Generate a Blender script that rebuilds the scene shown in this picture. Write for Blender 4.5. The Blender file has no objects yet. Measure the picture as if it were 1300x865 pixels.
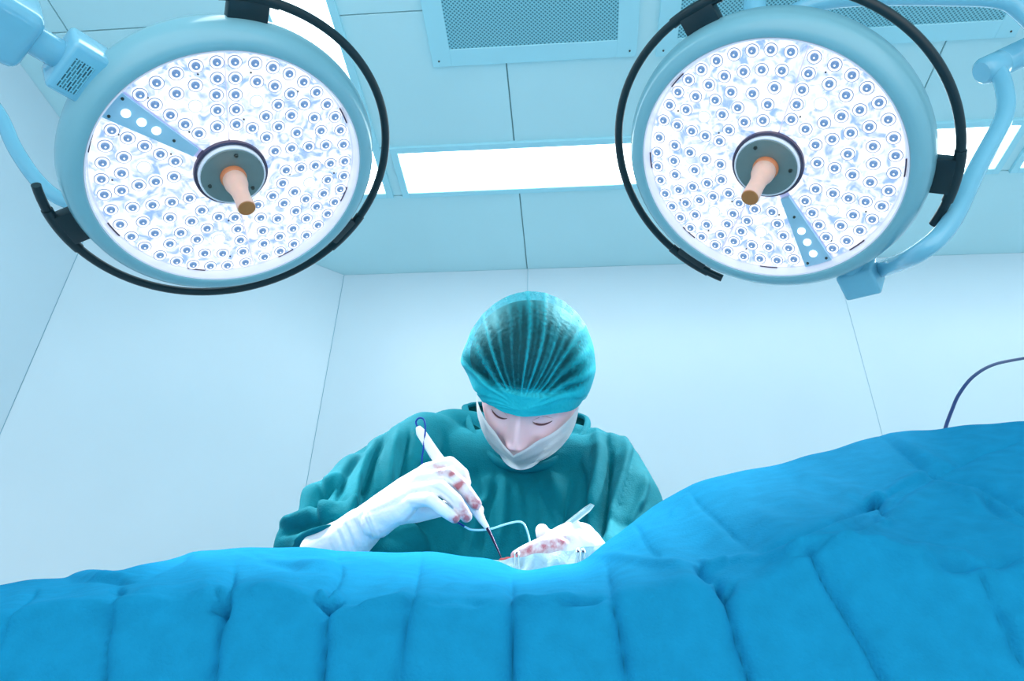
import bpy, bmesh, math, random
import numpy as np
from mathutils import Vector, Matrix, Euler
random.seed(4)
C = bpy.context.scene.collection
PI = math.pi
# ---------------------------------------------------------------- camera
FPX = 959.4
PITCH, YAW, ROLL = math.radians(32.989), math.radians(5.4216), math.radians(1.4912)
O = np.array([0, 0, .9])
cF = np.array([-math.sin(YAW)*math.cos(PITCH), math.cos(YAW)*math.cos(PITCH), math.sin(PITCH)])
_R = np.array([math.cos(YAW), math.sin(YAW), 0]); _U = np.cross(_R, cF)
cR = math.cos(ROLL)*_R + math.sin(ROLL)*_U; cU = -math.sin(ROLL)*_R + math.cos(ROLL)*_U
cam_d = bpy.data.cameras.new('camera'); cam = bpy.data.objects.new('camera', cam_d); C.objects.link(cam)
M = Matrix.Identity(4)
for i in range(3):
    M[i][0], M[i][1], M[i][2], M[i][3] = cR[i], cU[i], -cF[i], O[i]
cam.matrix_world = M
cam_d.sensor_width = 36; cam_d.lens = FPX/1300*36; cam_d.clip_start = .02
bpy.context.scene.camera = cam
# ---------------------------------------------------------------- world, exposure
sc = bpy.context.scene
sc.view_settings.view_transform = 'Standard'; sc.view_settings.look = 'None'
sc.view_settings.exposure = 0.5; sc.view_settings.gamma = 1
w = bpy.data.worlds.new('world'); sc.world = w; w.use_nodes = True
bg = w.node_tree.nodes['Background']
bg.inputs[0].default_value = (.87, .95, 1, 1); bg.inputs[1].default_value = 1.2
PANEL_STRENGTH = 3.2
LAMP_FACE = .80
SPOT_W = 27.0

# ---------------------------------------------------------------- helpers
def ray(x, y): return cF + cR*(x-650)/FPX - cU*(y-432.5)/FPX
def at(x, y, Y):
    d = ray(x, y); return O + d*Y/d[1]
def atz(x, y, z):
    d = ray(x, y); return O + d*(z-O[2])/d[2]
def proj(P):
    P = np.asarray(P)-O; d = P@cF
    return np.stack([650+FPX*(P@cR)/d, 432.5-FPX*(P@cU)/d], -1)

def mat(name, col, rough=.5, metal=0, emit=None, es=0, noise=0, nscale=40, bump=0, bscale=80, spec=.5, trans=0, sss=0, coat=0, sheen=0):
    m = bpy.data.materials.new(name); m.use_nodes = True
    nt = m.node_tree; b = nt.nodes['Principled BSDF']
    b.inputs['Base Color'].default_value = (*col, 1); b.inputs['Roughness'].default_value = rough
    b.inputs['Metallic'].default_value = metal; b.inputs['Specular IOR Level'].default_value = spec
    b.inputs['Transmission Weight'].default_value = trans; b.inputs['Coat Weight'].default_value = coat
    b.inputs['Sheen Weight'].default_value = sheen
    if sss:
        b.inputs['Subsurface Weight'].default_value = sss; b.inputs['Subsurface Scale'].default_value = .02
    if emit:
        b.inputs['Emission Color'].default_value = (*emit, 1); b.inputs['Emission Strength'].default_value = es
    tc = nt.nodes.new('ShaderNodeTexCoord')
    if noise:
        n = nt.nodes.new('ShaderNodeTexNoise'); n.inputs['Scale'].default_value = nscale; n.inputs['Detail'].default_value = 5
        nt.links.new(tc.outputs['Object'], n.inputs['Vector'])
        r = nt.nodes.new('ShaderNodeMapRange'); r.inputs[1].default_value = .3; r.inputs[2].default_value = .7
        r.inputs[3].default_value = 1-noise; r.inputs[4].default_value = 1+noise
        nt.links.new(n.outputs[0], r.inputs[0])
        v = nt.nodes.new('ShaderNodeVectorMath'); v.operation = 'SCALE'; v.inputs[0].default_value = col
        nt.links.new(r.outputs[0], v.inputs['Scale']); nt.links.new(v.outputs[0], b.inputs['Base Color'])
    if bump:
        n = nt.nodes.new('ShaderNodeTexNoise'); n.inputs['Scale'].default_value = bscale; n.inputs['Detail'].default_value = 6
        nt.links.new(tc.outputs['Object'], n.inputs['Vector'])
        bp = nt.nodes.new('ShaderNodeBump'); bp.inputs['Strength'].default_value = bump; bp.inputs['Distance'].default_value = .004
        nt.links.new(n.outputs[0], bp.inputs['Height']); nt.links.new(bp.outputs[0], b.inputs['Normal'])
    return m

WALL = mat('wall_paint', (.74, .86, .93), .35, noise=.015, nscale=3)
CEIL = mat('ceiling_panel_paint', (.63, .91, .96), .6, noise=.02, nscale=2)
WSEAM = mat('wall_seam', (.30, .60, .72), .8)
SEAM = mat('seam_grey', (.20, .36, .38), .8)
FLOOR = mat('floor_vinyl', (.60, .85, .92), .3, noise=.05)
FRAME = mat('fixture_frame', (.48, .87, .97), .4)
PANEL = mat('light_diffuser', (1, 1, 1), .5, emit=(.86, .97, 1), es=PANEL_STRENGTH)
HOUS = mat('lamp_housing', (.23, .51, .60), .28, noise=.02, nscale=4, coat=.4)
ARM = mat('arm_enamel', (.22, .58, .76), .22, noise=.01, coat=.6)
BEZEL = mat('bezel', (.60, .63, .75), .12, emit=(.85, .9, 1), es=.22)
BLACK = mat('black_plastic', (.006, .022, .030), .35, bump=.05, bscale=300)
HUBG = mat('hub_plate_grey', (.20, .27, .27), .38, metal=.3, noise=.03)
HUBD = mat('hub_dark_ring', (.10, .08, .13), .3, metal=.5)
WHITE = mat('white_plastic', (.85, .9, .98), .3)
PEACH = mat('handle_silicone', (.95, .58, .46), .35, sss=.3, noise=.03, nscale=60)
ORANGE = mat('handle_collar', (.75, .24, .10), .4)
ENDCAP = mat('handle_end', (.50, .19, .055), .5, noise=.05)
SCREW = mat('screw_steel', (.10, .11, .10), .3, metal=.8)
WEDGE = mat('wedge_plate', (.40, .68, .86), .3, noise=.02)
DRAPE = mat('drape_cloth', (.009, .245, .455), .9, noise=.07, nscale=55, bump=.25, bscale=420, spec=.02)
GOWN = mat('gown_cloth', (.002, .175, .225), .85, noise=.06, nscale=60, bump=.3, bscale=350, spec=.08)
COLSHADE = mat('collar_shade_dark', (.002, .04, .045), .9, bump=.2, spec=0)  # near-black colour stands in for the shade inside the collar
GLOVE = mat('glove_latex', (.86, .86, .90), .38, sss=.1, bump=.35, bscale=140, spec=.4)
GLOVEB = None
SKIN = mat('skin', (.92, .62, .66), .45, sss=.25, noise=.03, nscale=25, bump=.05)
BROW = mat('brow_hair', (.16, .08, .09), .7)
LASH = mat('lash', (.10, .03, .035), .6)
LIDR = mat('lid_edge', (.50, .17, .16), .4)
HAIR = mat('hair_dark', (.004, .02, .025), .55, bump=.6, bscale=90)
MASKM = mat('mask_cloth', (.94, .98, 1), .8, bump=.15, bscale=300, spec=.2)
STEEL = mat('polished_steel', (.55, .72, .78), .22, metal=.9)
PENM = mat('pencil_plastic', (.84, .87, .95), .3)
CBLUE = mat('cable_blue', (.003, .045, .30), .35, spec=.2)
CWHITE = mat('cable_pale', (.35, .75, .95), .3)
DKBLUE = mat('cable_dark_blue', (.004, .03, .16), .4)
DARKT = mat('burnt_tip', (.03, .015, .06), .3, metal=.6)
WOUND = mat('tissue_red', (.55, .10, .10), .3, sss=.2, bump=.4, bscale=150)
TOWEL = mat('towel_cloth', (.72, .90, .97), .8, bump=.5, bscale=300)
STEELD = mat('table_steel', (.25, .4, .45), .4, metal=.6)

def tag(o, label=None, cat=None, group=None, kind=None):
    if label: o['label'] = label
    if cat: o['category'] = cat
    if group: o['group'] = group
    if kind: o['kind'] = kind
    return o
def empty(name, loc=(0, 0, 0), mw=None):
    o = bpy.data.objects.new(name, None); C.objects.link(o); o.location = loc; o.empty_display_size = .05
    if mw is not None: o.matrix_world = mw
    return o
def smooth_me(me, ang=None):
    me.polygons.foreach_set('use_smooth', [True]*len(me.polygons))
    if ang is not None: me.set_sharp_from_angle(angle=ang)
def obj(name, bm, m, parent=None, smooth=.7, mats=None):
    me = bpy.data.meshes.new(name)
    if isinstance(bm, bmesh.types.BMesh):
        bmesh.ops.recalc_face_normals(bm, faces=bm.faces[:]) ; bm.to_mesh(me); bm.free()
    else:
        me.from_pydata([tuple(v) for v in bm[0]], [], [tuple(f) for f in bm[1]])
    for mm in (mats or [m]): me.materials.append(mm)
    if smooth: smooth_me(me, smooth)
    o = bpy.data.objects.new(name, me); C.objects.link(o)
    if parent is not None: o.parent = parent
    return o
def link_copy(o, parent=None):
    c = o.copy(); C.objects.link(c)
    if parent is not None: c.parent = parent
    return c
def box(bm, x0, x1, y0, y1, z0, z1, bev=0, M=None, seg=2):
    g = bmesh.ops.create_cube(bm, size=1)['verts']
    for v in g:
        v.co = Vector(((x0+x1)/2+v.co.x*(x1-x0), (y0+y1)/2+v.co.y*(y1-y0), (z0+z1)/2+v.co.z*(z1-z0)))
    if bev:
        es = list({e for v in g for e in v.link_edges})
        r = bmesh.ops.bevel(bm, geom=es, offset=bev, segments=seg, affect='EDGES', profile=.5)
        g = list({v for f in r['faces'] for v in f.verts} | {v for v in g if v.is_valid})
    if M is not None:
        for v in g: v.co = M @ v.co
    return g
def lathe(bm, prof, seg=48, M=None, cap=False):
    rows = []
    for r, z in prof:
        rows.append([bm.verts.new((r*math.cos(2*PI*k/seg), r*math.sin(2*PI*k/seg), z)) for k in range(seg)] if r > 1e-6 else [bm.verts.new((0, 0, z))])
    for a, b in zip(rows, rows[1:]):
        for k in range(seg):
            k2 = (k+1) % seg
            if len(a) == 1 and len(b) == 1: continue
            if len(a) == 1: bm.faces.new((a[0], b[k], b[k2]))
            elif len(b) == 1: bm.faces.new((a[k], a[k2], b[0]))
            else: bm.faces.new((a[k], a[k2], b[k2], b[k]))
    if M is not None:
        for r in rows:
            for v in r: v.co = M @ v.co
    return rows
def catmull(pts, n=8, closed=False):
    P = [np.array(p, float) for p in pts]; out = []
    P = [2*P[0]-P[1]]+P+[2*P[-1]-P[-2]]
    for i in range(1, len(P)-2):
        a, b, c, d = P[i-1:i+3]
        for k in range(n):
            t = k/n
            out.append(.5*((2*b)+(-a+c)*t+(2*a-5*b+4*c-d)*t*t+(-a+3*b-3*c+d)*t**3))
    out.append(P[-2]); return out
def tube(bm, pts, rad, seg=12, flat=1, cap=True, round_end=False):
    pts = [Vector(p) for p in pts]; n = len(pts)
    rad = list(rad) if hasattr(rad, '__len__') else [rad]*n
    if len(rad) != n: rad = list(np.interp(np.linspace(0, 1, n), np.linspace(0, 1, len(rad)), rad))
    T = [(pts[min(i+1, n-1)]-pts[max(i-1, 0)]).normalized() for i in range(n)]
    nrm = T[0].orthogonal().normalized(); rings = []
    for i in range(n):
        nrm = (nrm - T[i]*nrm.dot(T[i])).normalized(); bn = T[i].cross(nrm)
        rings.append([bm.verts.new(pts[i]+(nrm*math.cos(2*PI*k/seg)+bn*math.sin(2*PI*k/seg)*flat)*rad[i]) for k in range(seg)])
    for a, b in zip(rings, rings[1:]):
        for k in range(seg): bm.faces.new((a[k], a[(k+1) % seg], b[(k+1) % seg], b[k]))
    if cap:
        bm.faces.new(rings[0][::-1]); bm.faces.new(rings[-1])
    return rings
def ctube(pts, rad, seg=12, n=8, flat=1):
    bm = bmesh.new(); tube(bm, catmull(pts, n), rad, seg, flat); return bm
def capsule(bm, a, b, ra, rb, seg=20):
    """round-ended tapered limb between two joints"""
    a = Vector(a); b = Vector(b); d = b-a; L = max(d.length, 1e-5); q = d.to_track_quat('Z', 'Y').to_matrix().to_4x4()
    q.translation = a
    prof = [(ra*math.sin(t), -ra*math.cos(t)) for t in np.linspace(0, PI/2, 7)] + [(rb*math.cos(t), L+rb*math.sin(t)) for t in np.linspace(0, PI/2, 7)]
    prof[0] = (0, -ra); prof[-1] = (0, L+rb)
    lathe(bm, prof, seg, q)
def ball(bm, c, r, scale=(1, 1, 1), rot=None, u=32, v=20):
    g = bmesh.ops.create_uvsphere(bm, u_segments=u, v_segments=v, radius=r)['verts']
    Mx = Matrix.Translation(Vector(c)) @ (rot.to_4x4() if rot else Matrix.Identity(4)) @ Matrix.Diagonal((*scale, 1))
    for vv in g: vv.co = Mx @ vv.co
def remeshed(bm, voxel, smooth_it=6, fac=.5):
    me = bpy.data.meshes.new('t'); bm.to_mesh(me); bm.free()
    o = bpy.data.objects.new('t', me); C.objects.link(o)
    m = o.modifiers.new('r', 'REMESH'); m.mode = 'VOXEL'; m.voxel_size = voxel
    if smooth_it:
        s = o.modifiers.new('s', 'SMOOTH'); s.iterations = smooth_it; s.factor = fac
    dg = bpy.context.evaluated_depsgraph_get(); dg.update()
    ev = bpy.data.meshes.new_from_object(o.evaluated_get(dg))
    bpy.data.objects.remove(o); bpy.data.meshes.remove(me)
    return ev
def me_obj(name, me, m, parent=None, mats=None):
    me.name = name; me.materials.clear()
    for mm in (mats or [m]): me.materials.append(mm)
    smooth_me(me); o = bpy.data.objects.new(name, me); C.objects.link(o)
    if parent is not None: o.parent = parent
    return o
def co_get(me):
    a = np.empty(len(me.vertices)*3, np.float32); me.vertices.foreach_get('co', a); return a.reshape(-1, 3).astype(float)
def co_set(me, a): me.vertices.foreach_set('co', a.astype(np.float32).ravel()); me.update()
def no_get(me):
    a = np.empty(len(me.vertices)*3, np.float32); me.vertex_normals.foreach_get('vector', a); return a.reshape(-1, 3).astype(float)
def strokes(q, S, taper=.25):
    """relief height at points q of cloth folds: each fold is (points, width, height[, one_sided])"""
    h = np.zeros(len(q))
    for s in S:
        P = np.array(s[0], float); wd, am = s[1], s[2]
        if len(P) > 2: P = np.array(catmull(list(P), 5))
        lo = P.min(0)-wd*3.2; hi = P.max(0)+wd*3.2
        idx = np.where(np.all((q > lo) & (q < hi), 1))[0]
        if not len(idx): continue
        qq = q[idx]; seg = np.linalg.norm(np.diff(P, axis=0), axis=1); cum = np.concatenate([[0], np.cumsum(seg)])
        bd = np.full(len(idx), 1e9); bt = np.zeros(len(idx))
        for i in range(len(P)-1):
            d = P[i+1]-P[i]; t = np.clip(((qq-P[i])@d)/(d@d+1e-12), 0, 1)
            dd = np.linalg.norm(qq-(P[i]+t[:, None]*d), axis=1)
            mk = dd < bd; bd[mk] = dd[mk]; bt[mk] = (cum[i]+t[mk]*seg[i])/cum[-1]
        tp = np.clip(np.minimum(bt, 1-bt)/taper, 0, 1) if taper else 1
        tp = tp*tp*(3-2*tp)*.85+.15
        wv = wd*(.45+.55*tp)
        sh = np.exp(-(bd/wv)**2) if len(s) < 4 else np.exp(-bd/wv)      # 4th item: a sharp crease
        h[idx] += am*sh*tp
    return h

# ---------------------------------------------------------------- room
YB, ZC = 2.64, 3.0
XL = -1.80; CH = [(XL, 2.015), (-1.023, YB)]
XR = 3.05; YF = -1.2
def struct(name, bm, m, parent=None, smooth=None):
    o = obj(name, bm, m, parent, smooth)
    if parent is None: o['kind'] = 'structure'
    return o
bm = bmesh.new(); box(bm, -2.1, 3.3, YF, 3.0, -.08, 0); struct('floor', bm, FLOOR)
# ceiling: dark backing slab with panels hung just below, gaps between them
bm = bmesh.new(); box(bm, -2.1, 3.3, YF, 3.0, ZC+.006, ZC+.05); ceil = struct('ceiling', bm, SEAM)
gx = [-3.0, -1.571, -.191, 1.189, 2.569, 3.3]; 
strips = [(YF, -.02), (0-.02, 1.36), (1.36, 1.905), (2.145, YB+.02)]
G = .0022
for yi, (y0, y1) in enumerate([(YF, -.02), (-.02, 1.36), (1.36, 1.9), (1.9, 2.15), (2.15, YB+.012)]):
    for i in range(5):
        x0, x1 = max(gx[i], -1.97), gx[i+1]
        if yi == 3:
            if i == 0: x1 = -.86
            elif i == 1: x0, x1 = -.70, -.64
            elif i == 3: x0, x1 = 1.586, 1.644
            elif i < 4: continue
            else: x0 = 2.75
        if yi in (1, 2) and i == 1: pass
        bm = bmesh.new(); box(bm, x0+G, x1-G, y0+G, y1-G, ZC, ZC+.008, .0012, seg=1); obj('ceiling_panel', bm, CEIL, ceil, None)
def ceiling_fix(name, x0, x1, y0, y1, label, cat, border=.03, group=None):
    t = empty(name, ((x0+x1)/2, (y0+y1)/2, ZC)); tag(t, label, cat, group)
    cx, cy = (x0+x1)/2, (y0+y1)/2
    bm = bmesh.new()
    for a in ((x0-border, x0, y0-border, y1+border), (x1, x1+border, y0-border, y1+border), (x0, x1, y0-border, y0), (x0, x1, y1, y1+border)):
        box(bm, a[0]-cx, a[1]-cx, a[2]-cy, a[3]-cy, -.012, .004, .001, seg=1)
    obj('frame', bm, FRAME, t, None)
    return t, (x0-cx, x1-cx, y0-cy, y1-cy)
def ceiling_light(x0, x1, y0, y1, label):
    t, b = ceiling_fix('ceiling_light', x0, x1, y0, y1, label, 'ceiling light', .026)
    bm = bmesh.new(); box(bm, *b, -.005, .003, .001, seg=1); obj('diffuser', bm, PANEL, t, None)
ceiling_light(-.625, 1.57, 1.922, 2.128, 'long white glowing ceiling light panel between the two surgical lamps')
ceiling_light(1.66, 2.70, 1.922, 2.128, 'ceiling light panel cut off at the right picture edge, right of the surgical lamp')
ceiling_light(-.90, -.715, .2, 2.125, 'glowing ceiling light panel running front to back behind the left surgical lamp')
# perforated air vents
vm = bpy.data.materials.new('perforated_metal'); vm.use_nodes = True; nt = vm.node_tree; b = nt.nodes['Principled BSDF']
tc = nt.nodes.new('ShaderNodeTexCoord'); mp = nt.nodes.new('ShaderNodeMapping'); mp.inputs['Scale'].default_value = (110, 110, 110); mp.inputs['Rotation'].default_value = (0, 0, PI/4)
nt.links.new(tc.outputs['Object'], mp.inputs[0])
fr = nt.nodes.new('ShaderNodeVectorMath'); fr.operation = 'FRACTION'; nt.links.new(mp.outputs[0], fr.inputs[0])
sb = nt.nodes.new('ShaderNodeVectorMath'); sb.operation = 'SUBTRACT'; sb.inputs[1].default_value = (.5, .5, 0); nt.links.new(fr.outputs[0], sb.inputs[0])
ml = nt.nodes.new('ShaderNodeVectorMath'); ml.operation = 'MULTIPLY'; ml.inputs[1].default_value = (1, 1, 0); nt.links.new(sb.outputs[0], ml.inputs[0])
ln = nt.nodes.new('ShaderNodeVectorMath'); ln.operation = 'LENGTH'; nt.links.new(ml.outputs[0], ln.inputs[0])
lt = nt.nodes.new('ShaderNodeMath'); lt.operation = 'LESS_THAN'; lt.inputs[1].default_value = .33; nt.links.new(ln.outputs['Value'], lt.inputs[0])
mx = nt.nodes.new('ShaderNodeMix'); mx.data_type = 'RGBA'; mx.inputs[6].default_value = (.30, .66, .76, 1); mx.inputs[7].default_value = (.06, .24, .30, 1)
nt.links.new(lt.outputs[0], mx.inputs[0]); nt.links.new(mx.outputs[2], b.inputs['Base Color']); b.inputs['Roughness'].default_value = .5
def vent(x0, x1, y0, y1, label):
    t, b = ceiling_fix('air_vent', x0, x1, y0, y1, label, 'vent', .062, 'perforated ceiling air vents')
    bm = bmesh.new(); box(bm, *b, -.008, .003); obj('perforated_grille', bm, vm, t, None)
    for sx in (0, 1):
        for sy in (0, 1):
            bm = bmesh.new(); x = (b[0]-.04, b[1]+.04)[sx]; y = (b[2]-.04, b[3]+.04)[sy]
            lathe(bm, [(0, -.0145), (.003, -.014), (.0035, -.012)], 12, Matrix.Translation((x, y, 0))); obj('screw', bm, SCREW, t)
vent(-.367, .166, .55, 1.494, 'perforated metal air vent in the ceiling midway between the two surgical lamps')
vent(.352, 1.324, .55, 1.50, 'wide perforated metal air vent behind the top of the right surgical lamp')
# walls of tall panels
def wall(name, p0, p1, cuts, m=WALL):
    p0 = Vector((*p0, 0)); p1 = Vector((*p1, 0)); L = (p1-p0).length; d = (p1-p0)/L; n = Vector((-d.y, d.x, 0))
    Mx = Matrix(((d.x, n.x, 0, p0.x), (d.y, n.y, 0, p0.y), (0, 0, 1, 0), (0, 0, 0, 1)))
    bm = bmesh.new(); box(bm, -.01, L+.01, .003, .06, 0, ZC+.01, M=Mx); wobj = struct(name, bm, WSEAM)
    for a, b_ in zip(cuts, cuts[1:]):
        bm = bmesh.new(); box(bm, a*L+.0009, b_*L-.0009, 0, .012, .0, ZC-.001, .0006, M=Mx, seg=1); obj('wall_panel', bm, m, wobj, None)
Lb = XR+1.023
wall('wall_back', (-1.023, YB), (XR, YB), [0, (.835)/Lb, (1.137+1.023)/Lb, (2.462+1.023)/Lb, 1])
wall('wall_corner', CH[0], CH[1], [0, 1])
wall('wall_left', (XL, YF), CH[0], [0, .25, .6, (1.36-YF)/(2.015-YF), 1])
bm = bmesh.new(); box(bm, XR, XR+.05, YF, YB+.06, 0, ZC); struct('wall_right', bm, WALL)
# ---------------------------------------------------------------- surgical lamps
RF = .30
QUARTER = [(.905,1),(.912,10),(.915,18.3),(.918,26.6),(.92,34.7),(.92,43.2),(.916,51.9),(.914,60.2),(.909,68.6),(.903,77.5),
 (.784,1.5),(.78,13),(.787,23),(.79,33.2),(.788,43.3),(.773,54.1),(.766,64),(.762,74.8),(.658,2),(.665,30.7),(.657,42.7),(.596,56.4),(.63,71.7),
 (.541,3),(.542,27.6),(.524,42),(.499,67.4),(.422,4.5),(.415,21.4),(.399,41.1),(.375,62)]
QBLANK = [(.631, 16)]
HALF = [(.888,8),(.891,-1),(.89,-10.3),(.9,-19.3),(.904,-28.2),(.775,6.8),(.76,-5.5),(.767,-16),(.785,-27.4),(.652,5.2),(.663,-25.4),(.534,2.5),(.545,-24),(.42,-1.2),(.416,-20.4)]
HBLANK = [(.621, -11)]
# emissive clear tray under the lenses
tray = bpy.data.materials.new('lit_lens_tray'); tray.use_nodes = True; nt = tray.node_tree; b = nt.nodes['Principled BSDF']
b.inputs['Base Color'].default_value = (.18, .2, .25, 1); b.inputs['Roughness'].default_value = .15
tc = nt.nodes.new('ShaderNodeTexCoord'); n1 = nt.nodes.new('ShaderNodeTexNoise'); n1.inputs['Scale'].default_value = 26; n1.inputs['Detail'].default_value = 4; n1.inputs['Distortion'].default_value = 1.5
nt.links.new(tc.outputs['Object'], n1.inputs['Vector'])
cr = nt.nodes.new('ShaderNodeValToRGB'); cr.color_ramp.elements[0].position = .36; cr.color_ramp.elements[0].color = (.24, .40, .80, 1); cr.color_ramp.elements[1].position = .56; cr.color_ramp.elements[1].color = (.97, .98, 1, 1)
nt.links.new(n1.outputs[0], cr.inputs[0]); nt.links.new(cr.outputs[0], b.inputs['Emission Color']); b.inputs['Emission Strength'].default_value = LAMP_FACE
LCUP = mat('lens_cup', (.15, .2, .35), .1, emit=(.62, .76, 1), es=.52)
LGLOW = mat('lens_glow', (.3, .3, .3), .15, emit=(.90, .95, 1), es=.85)
LIRIS = mat('lens_iris', (.07, .14, .26), .1, emit=(.28, .48, .85), es=.30, noise=.5, nscale=300)
LLINE = mat('lens_line', (.12, .18, .32), .3, emit=(.3, .42, .7), es=.22)
def lens_mesh(blank=False):
    bm = bmesh.new(); S = 20
    def ring(prof, mi):
        n0 = len(bm.faces); lathe(bm, prof, S); bm.faces.ensure_lookup_table()
        for f in bm.faces[n0:]: f.material_index = mi
    ring([(.0160, .0), (.0150, .004), (.0143, .0065)], 1)
    ring([(.0153, .0062), (.0136, .0072)], 0 if blank else 3)
    ring([(.0139, .0070), (.0105, .0045), (.0092, .0050)], 1)
    if blank:
        ring([(.0092, .0050), (.006, .008), (.0, .009)], 1)
        ring([(.0062, .0084), (.0056, .0088)], 0)
    else:
        ring([(.0092, .0050), (.0088, .0075)], 0)
        ring([(.0088, .0075), (.0072, .0098), (.0045, .0112), (.0022, .0116)], 2)
        ring([(.0022, .0116), (.0014, .0128), (.0, .0131)], 1)
    me = bpy.data.meshes.new('lens'); bm.to_mesh(me); bm.free()
    for m in (LCUP, LGLOW, LIRIS, LLINE): me.materials.append(m)
    smooth_me(me, .9); return me
LENS, LENSB = lens_mesh(), lens_mesh(True)
tipm = mat('small_lens_white', (1, 1, 1), .2, emit=(.95, .97, 1), es=1.0)
def sector(bm, a0, a1, r0, r1, z0, z1, gap=.0015, n=20):
    rows = []
    for r in (r0, r1):
        da = gap/r
        rows.append([(r*math.cos(t), r*math.sin(t)) for t in np.linspace(a0+da, a1-da, n)])
    top = [[bm.verts.new((*p, z1)) for p in R_] for R_ in rows]; bot = [[bm.verts.new((*p, z0)) for p in R_] for R_ in rows]
    for i in range(n-1):
        bm.faces.new((top[0][i], top[1][i], top[1][i+1], top[0][i+1]))
        bm.faces.new((top[1][i], bot[1][i], bot[1][i+1], top[1][i+1])); bm.faces.new((top[0][i+1], bot[0][i+1], bot[0][i], top[0][i]))
    for i in (0, n-1): bm.faces.new((top[0][i], bot[0][i], bot[1][i], top[1][i]))
def make_lamp(Cn, n, wedge, label, hl):
    n = Vector(n).normalized(); a = n.cross(Vector((0, 0, 1))).normalized(); b = n.cross(a)
    Mx = Matrix(((a.x, b.x, n.x, Cn[0]), (a.y, b.y, n.y, Cn[1]), (a.z, b.z, n.z, Cn[2]), (0, 0, 0, 1)))
    t = empty('surgical_lamp', mw=Mx); tag(t, label, 'surgical lamp')
    rad = math.radians; W = rad(wedge)
    bm = bmesh.new()
    lathe(bm, [(.3025, -.006), (.303, .022), (.306, .0265), (.314, .0285), (.328, .024), (.342, .010), (.350, -.012), (.352, -.03), (.347, -.052), (.335, -.07), (.30, -.088), (.22, -.102), (.1, -.110), (0, -.112)], 128)
    obj('housing', bm, HOUS, t)
    bm = bmesh.new(); lathe(bm, [(.283, -.0065), (.2960, -.004), (.2975, .006), (.3000, .0235), (.3035, .0245)], 128); obj('bezel', bm, BEZEL, t)
    bm = bmesh.new(); lathe(bm, [(.0, -.006), (.3025, -.006)], 96); obj('backing_disc', bm, mat('tray_backing', (.45, .42, .62), .3, emit=(.5, .55, .85), es=.35), t)
    for k in range(8):   # dark clips round the bezel
        am = W+rad(20+k*45)
        bm = bmesh.new(); sector(bm, am-rad(4.5), am+rad(4.5), .2925, .2955, -.003, -.0005, n=8); obj('clip', bm, HUBD, t, None)
    seams = [-51, -135.3, -222, -313]      # relative to wedge
    def module(s0, s1, pts, blanks, base, sgn):
        bm = bmesh.new(); a0, a1 = sorted((W+rad(s0), W+rad(s1))); sector(bm, a0, a1, .080, .2915, -.005, 0)
        mo = obj('light_module', bm, tray, t, None)
        for lst, me in ((pts, LENS), (blanks, LENSB)):
            for r, ang in lst:
                th = W+rad(base+sgn*ang)
                o = bpy.data.objects.new('led_lens', me); C.objects.link(o); o.parent = mo
                o.location = (r*RF*math.cos(th), r*RF*math.sin(th), .0)
        for (r, ang) in ((.83, 12), (.46, 14), (.83, 38)):   # small mounting screws
            th = W+rad(base+sgn*ang); bm = bmesh.new(); lathe(bm, [(.0022, 0), (.002, .002), (0, .0024)], 8, Matrix.Translation((r*RF*math.cos(th), r*RF*math.sin(th), 0)))
            obj('screw', bm, SCREW, mo)
        return mo
    HP = [(r, x-5.2*0) for r, x in HALF]
    for i in range(3):
        s0 = seams[i]; s1 = seams[i+1]; f = abs(s1-s0)/85.5
        module(s0, s1, [(r, (x+3)*f*.985) for r, x in QUARTER], [(r, (x+3)*f) for r, x in QBLANK], s0, -1)
    # the two half modules beside the plain wedge plate
    module(-51, -7.2, [(r, -x+19) for r, x in HALF], [(r, -x+19) for r, x in HBLANK], 0, -1)
    module(7.2, 47, [(r, (-x+19)*.95) for r, x in HALF], [(r, (-x+19)*.95) for r, x in HBLANK], 0, 1)
    # wedge plate
    Rw = Matrix.Rotation(W, 4, 'Z'); bm = bmesh.new()
    top = [(.095, -.0105), (.292, -.0335), (.2935, .0), (.292, .0335), (.095, .0105)]
    vt = [bm.verts.new((*p, .006)) for p in top]; vb = [bm.verts.new((*p, -.004)) for p in top]
    bm.faces.new(vt); [bm.faces.new((vt[i], vb[i], vb[(i+1) % 5], vt[(i+1) % 5])) for i in range(5)]
    for v in bm.verts: v.co = Rw @ v.co
    wp = obj('wedge_plate', bm, WEDGE, t, None)
    for r in (.87, .753, .64):
        bm = bmesh.new(); lathe(bm, [(.0095, .006), (.009, .009), (.006, .0115), (.003, .0105), (0, .0115)], 20, Rw @ Matrix.Translation((r*RF, 0, 0))); obj('small_light', bm, tipm, wp)
    for (x, y) in ((.283, .024), (.283, -.024), (.15, 0)):
        bm = bmesh.new(); lathe(bm, [(.0035, .006), (.003, .0085), (0, .0088)], 10, Rw @ Matrix.Translation((x, y, 0))); obj('screw', bm, SCREW, wp)
    # hub
    bm = bmesh.new(); lathe(bm, [(.084, -.004), (.083, .008), (.078, .010), (.076, .006)], 64); hr = obj('hub_ring', bm, HUBD, t)
    bm = bmesh.new(); lathe(bm, [(.076, 0), (.0755, .017), (.0735, .020), (.071, .019)], 64); obj('hub_trim', bm, WHITE, t)
    bm = bmesh.new(); lathe(bm, [(.0715, .01), (.071, .0185), (.069, .0205), (0, .0205)], 64); hp = obj('hub_plate', bm, HUBG, t)
    for k in range(3):
        th = W+rad(60+120*k); bm = bmesh.new(); lathe(bm, [(.0048, .0205), (.0042, .0235), (.0022, .0238), (.002, .022), (0, .022)], 12, Matrix.Translation((.056*math.cos(th), .056*math.sin(th), 0))); obj('screw', bm, SCREW, hp)
    L = hl
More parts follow.
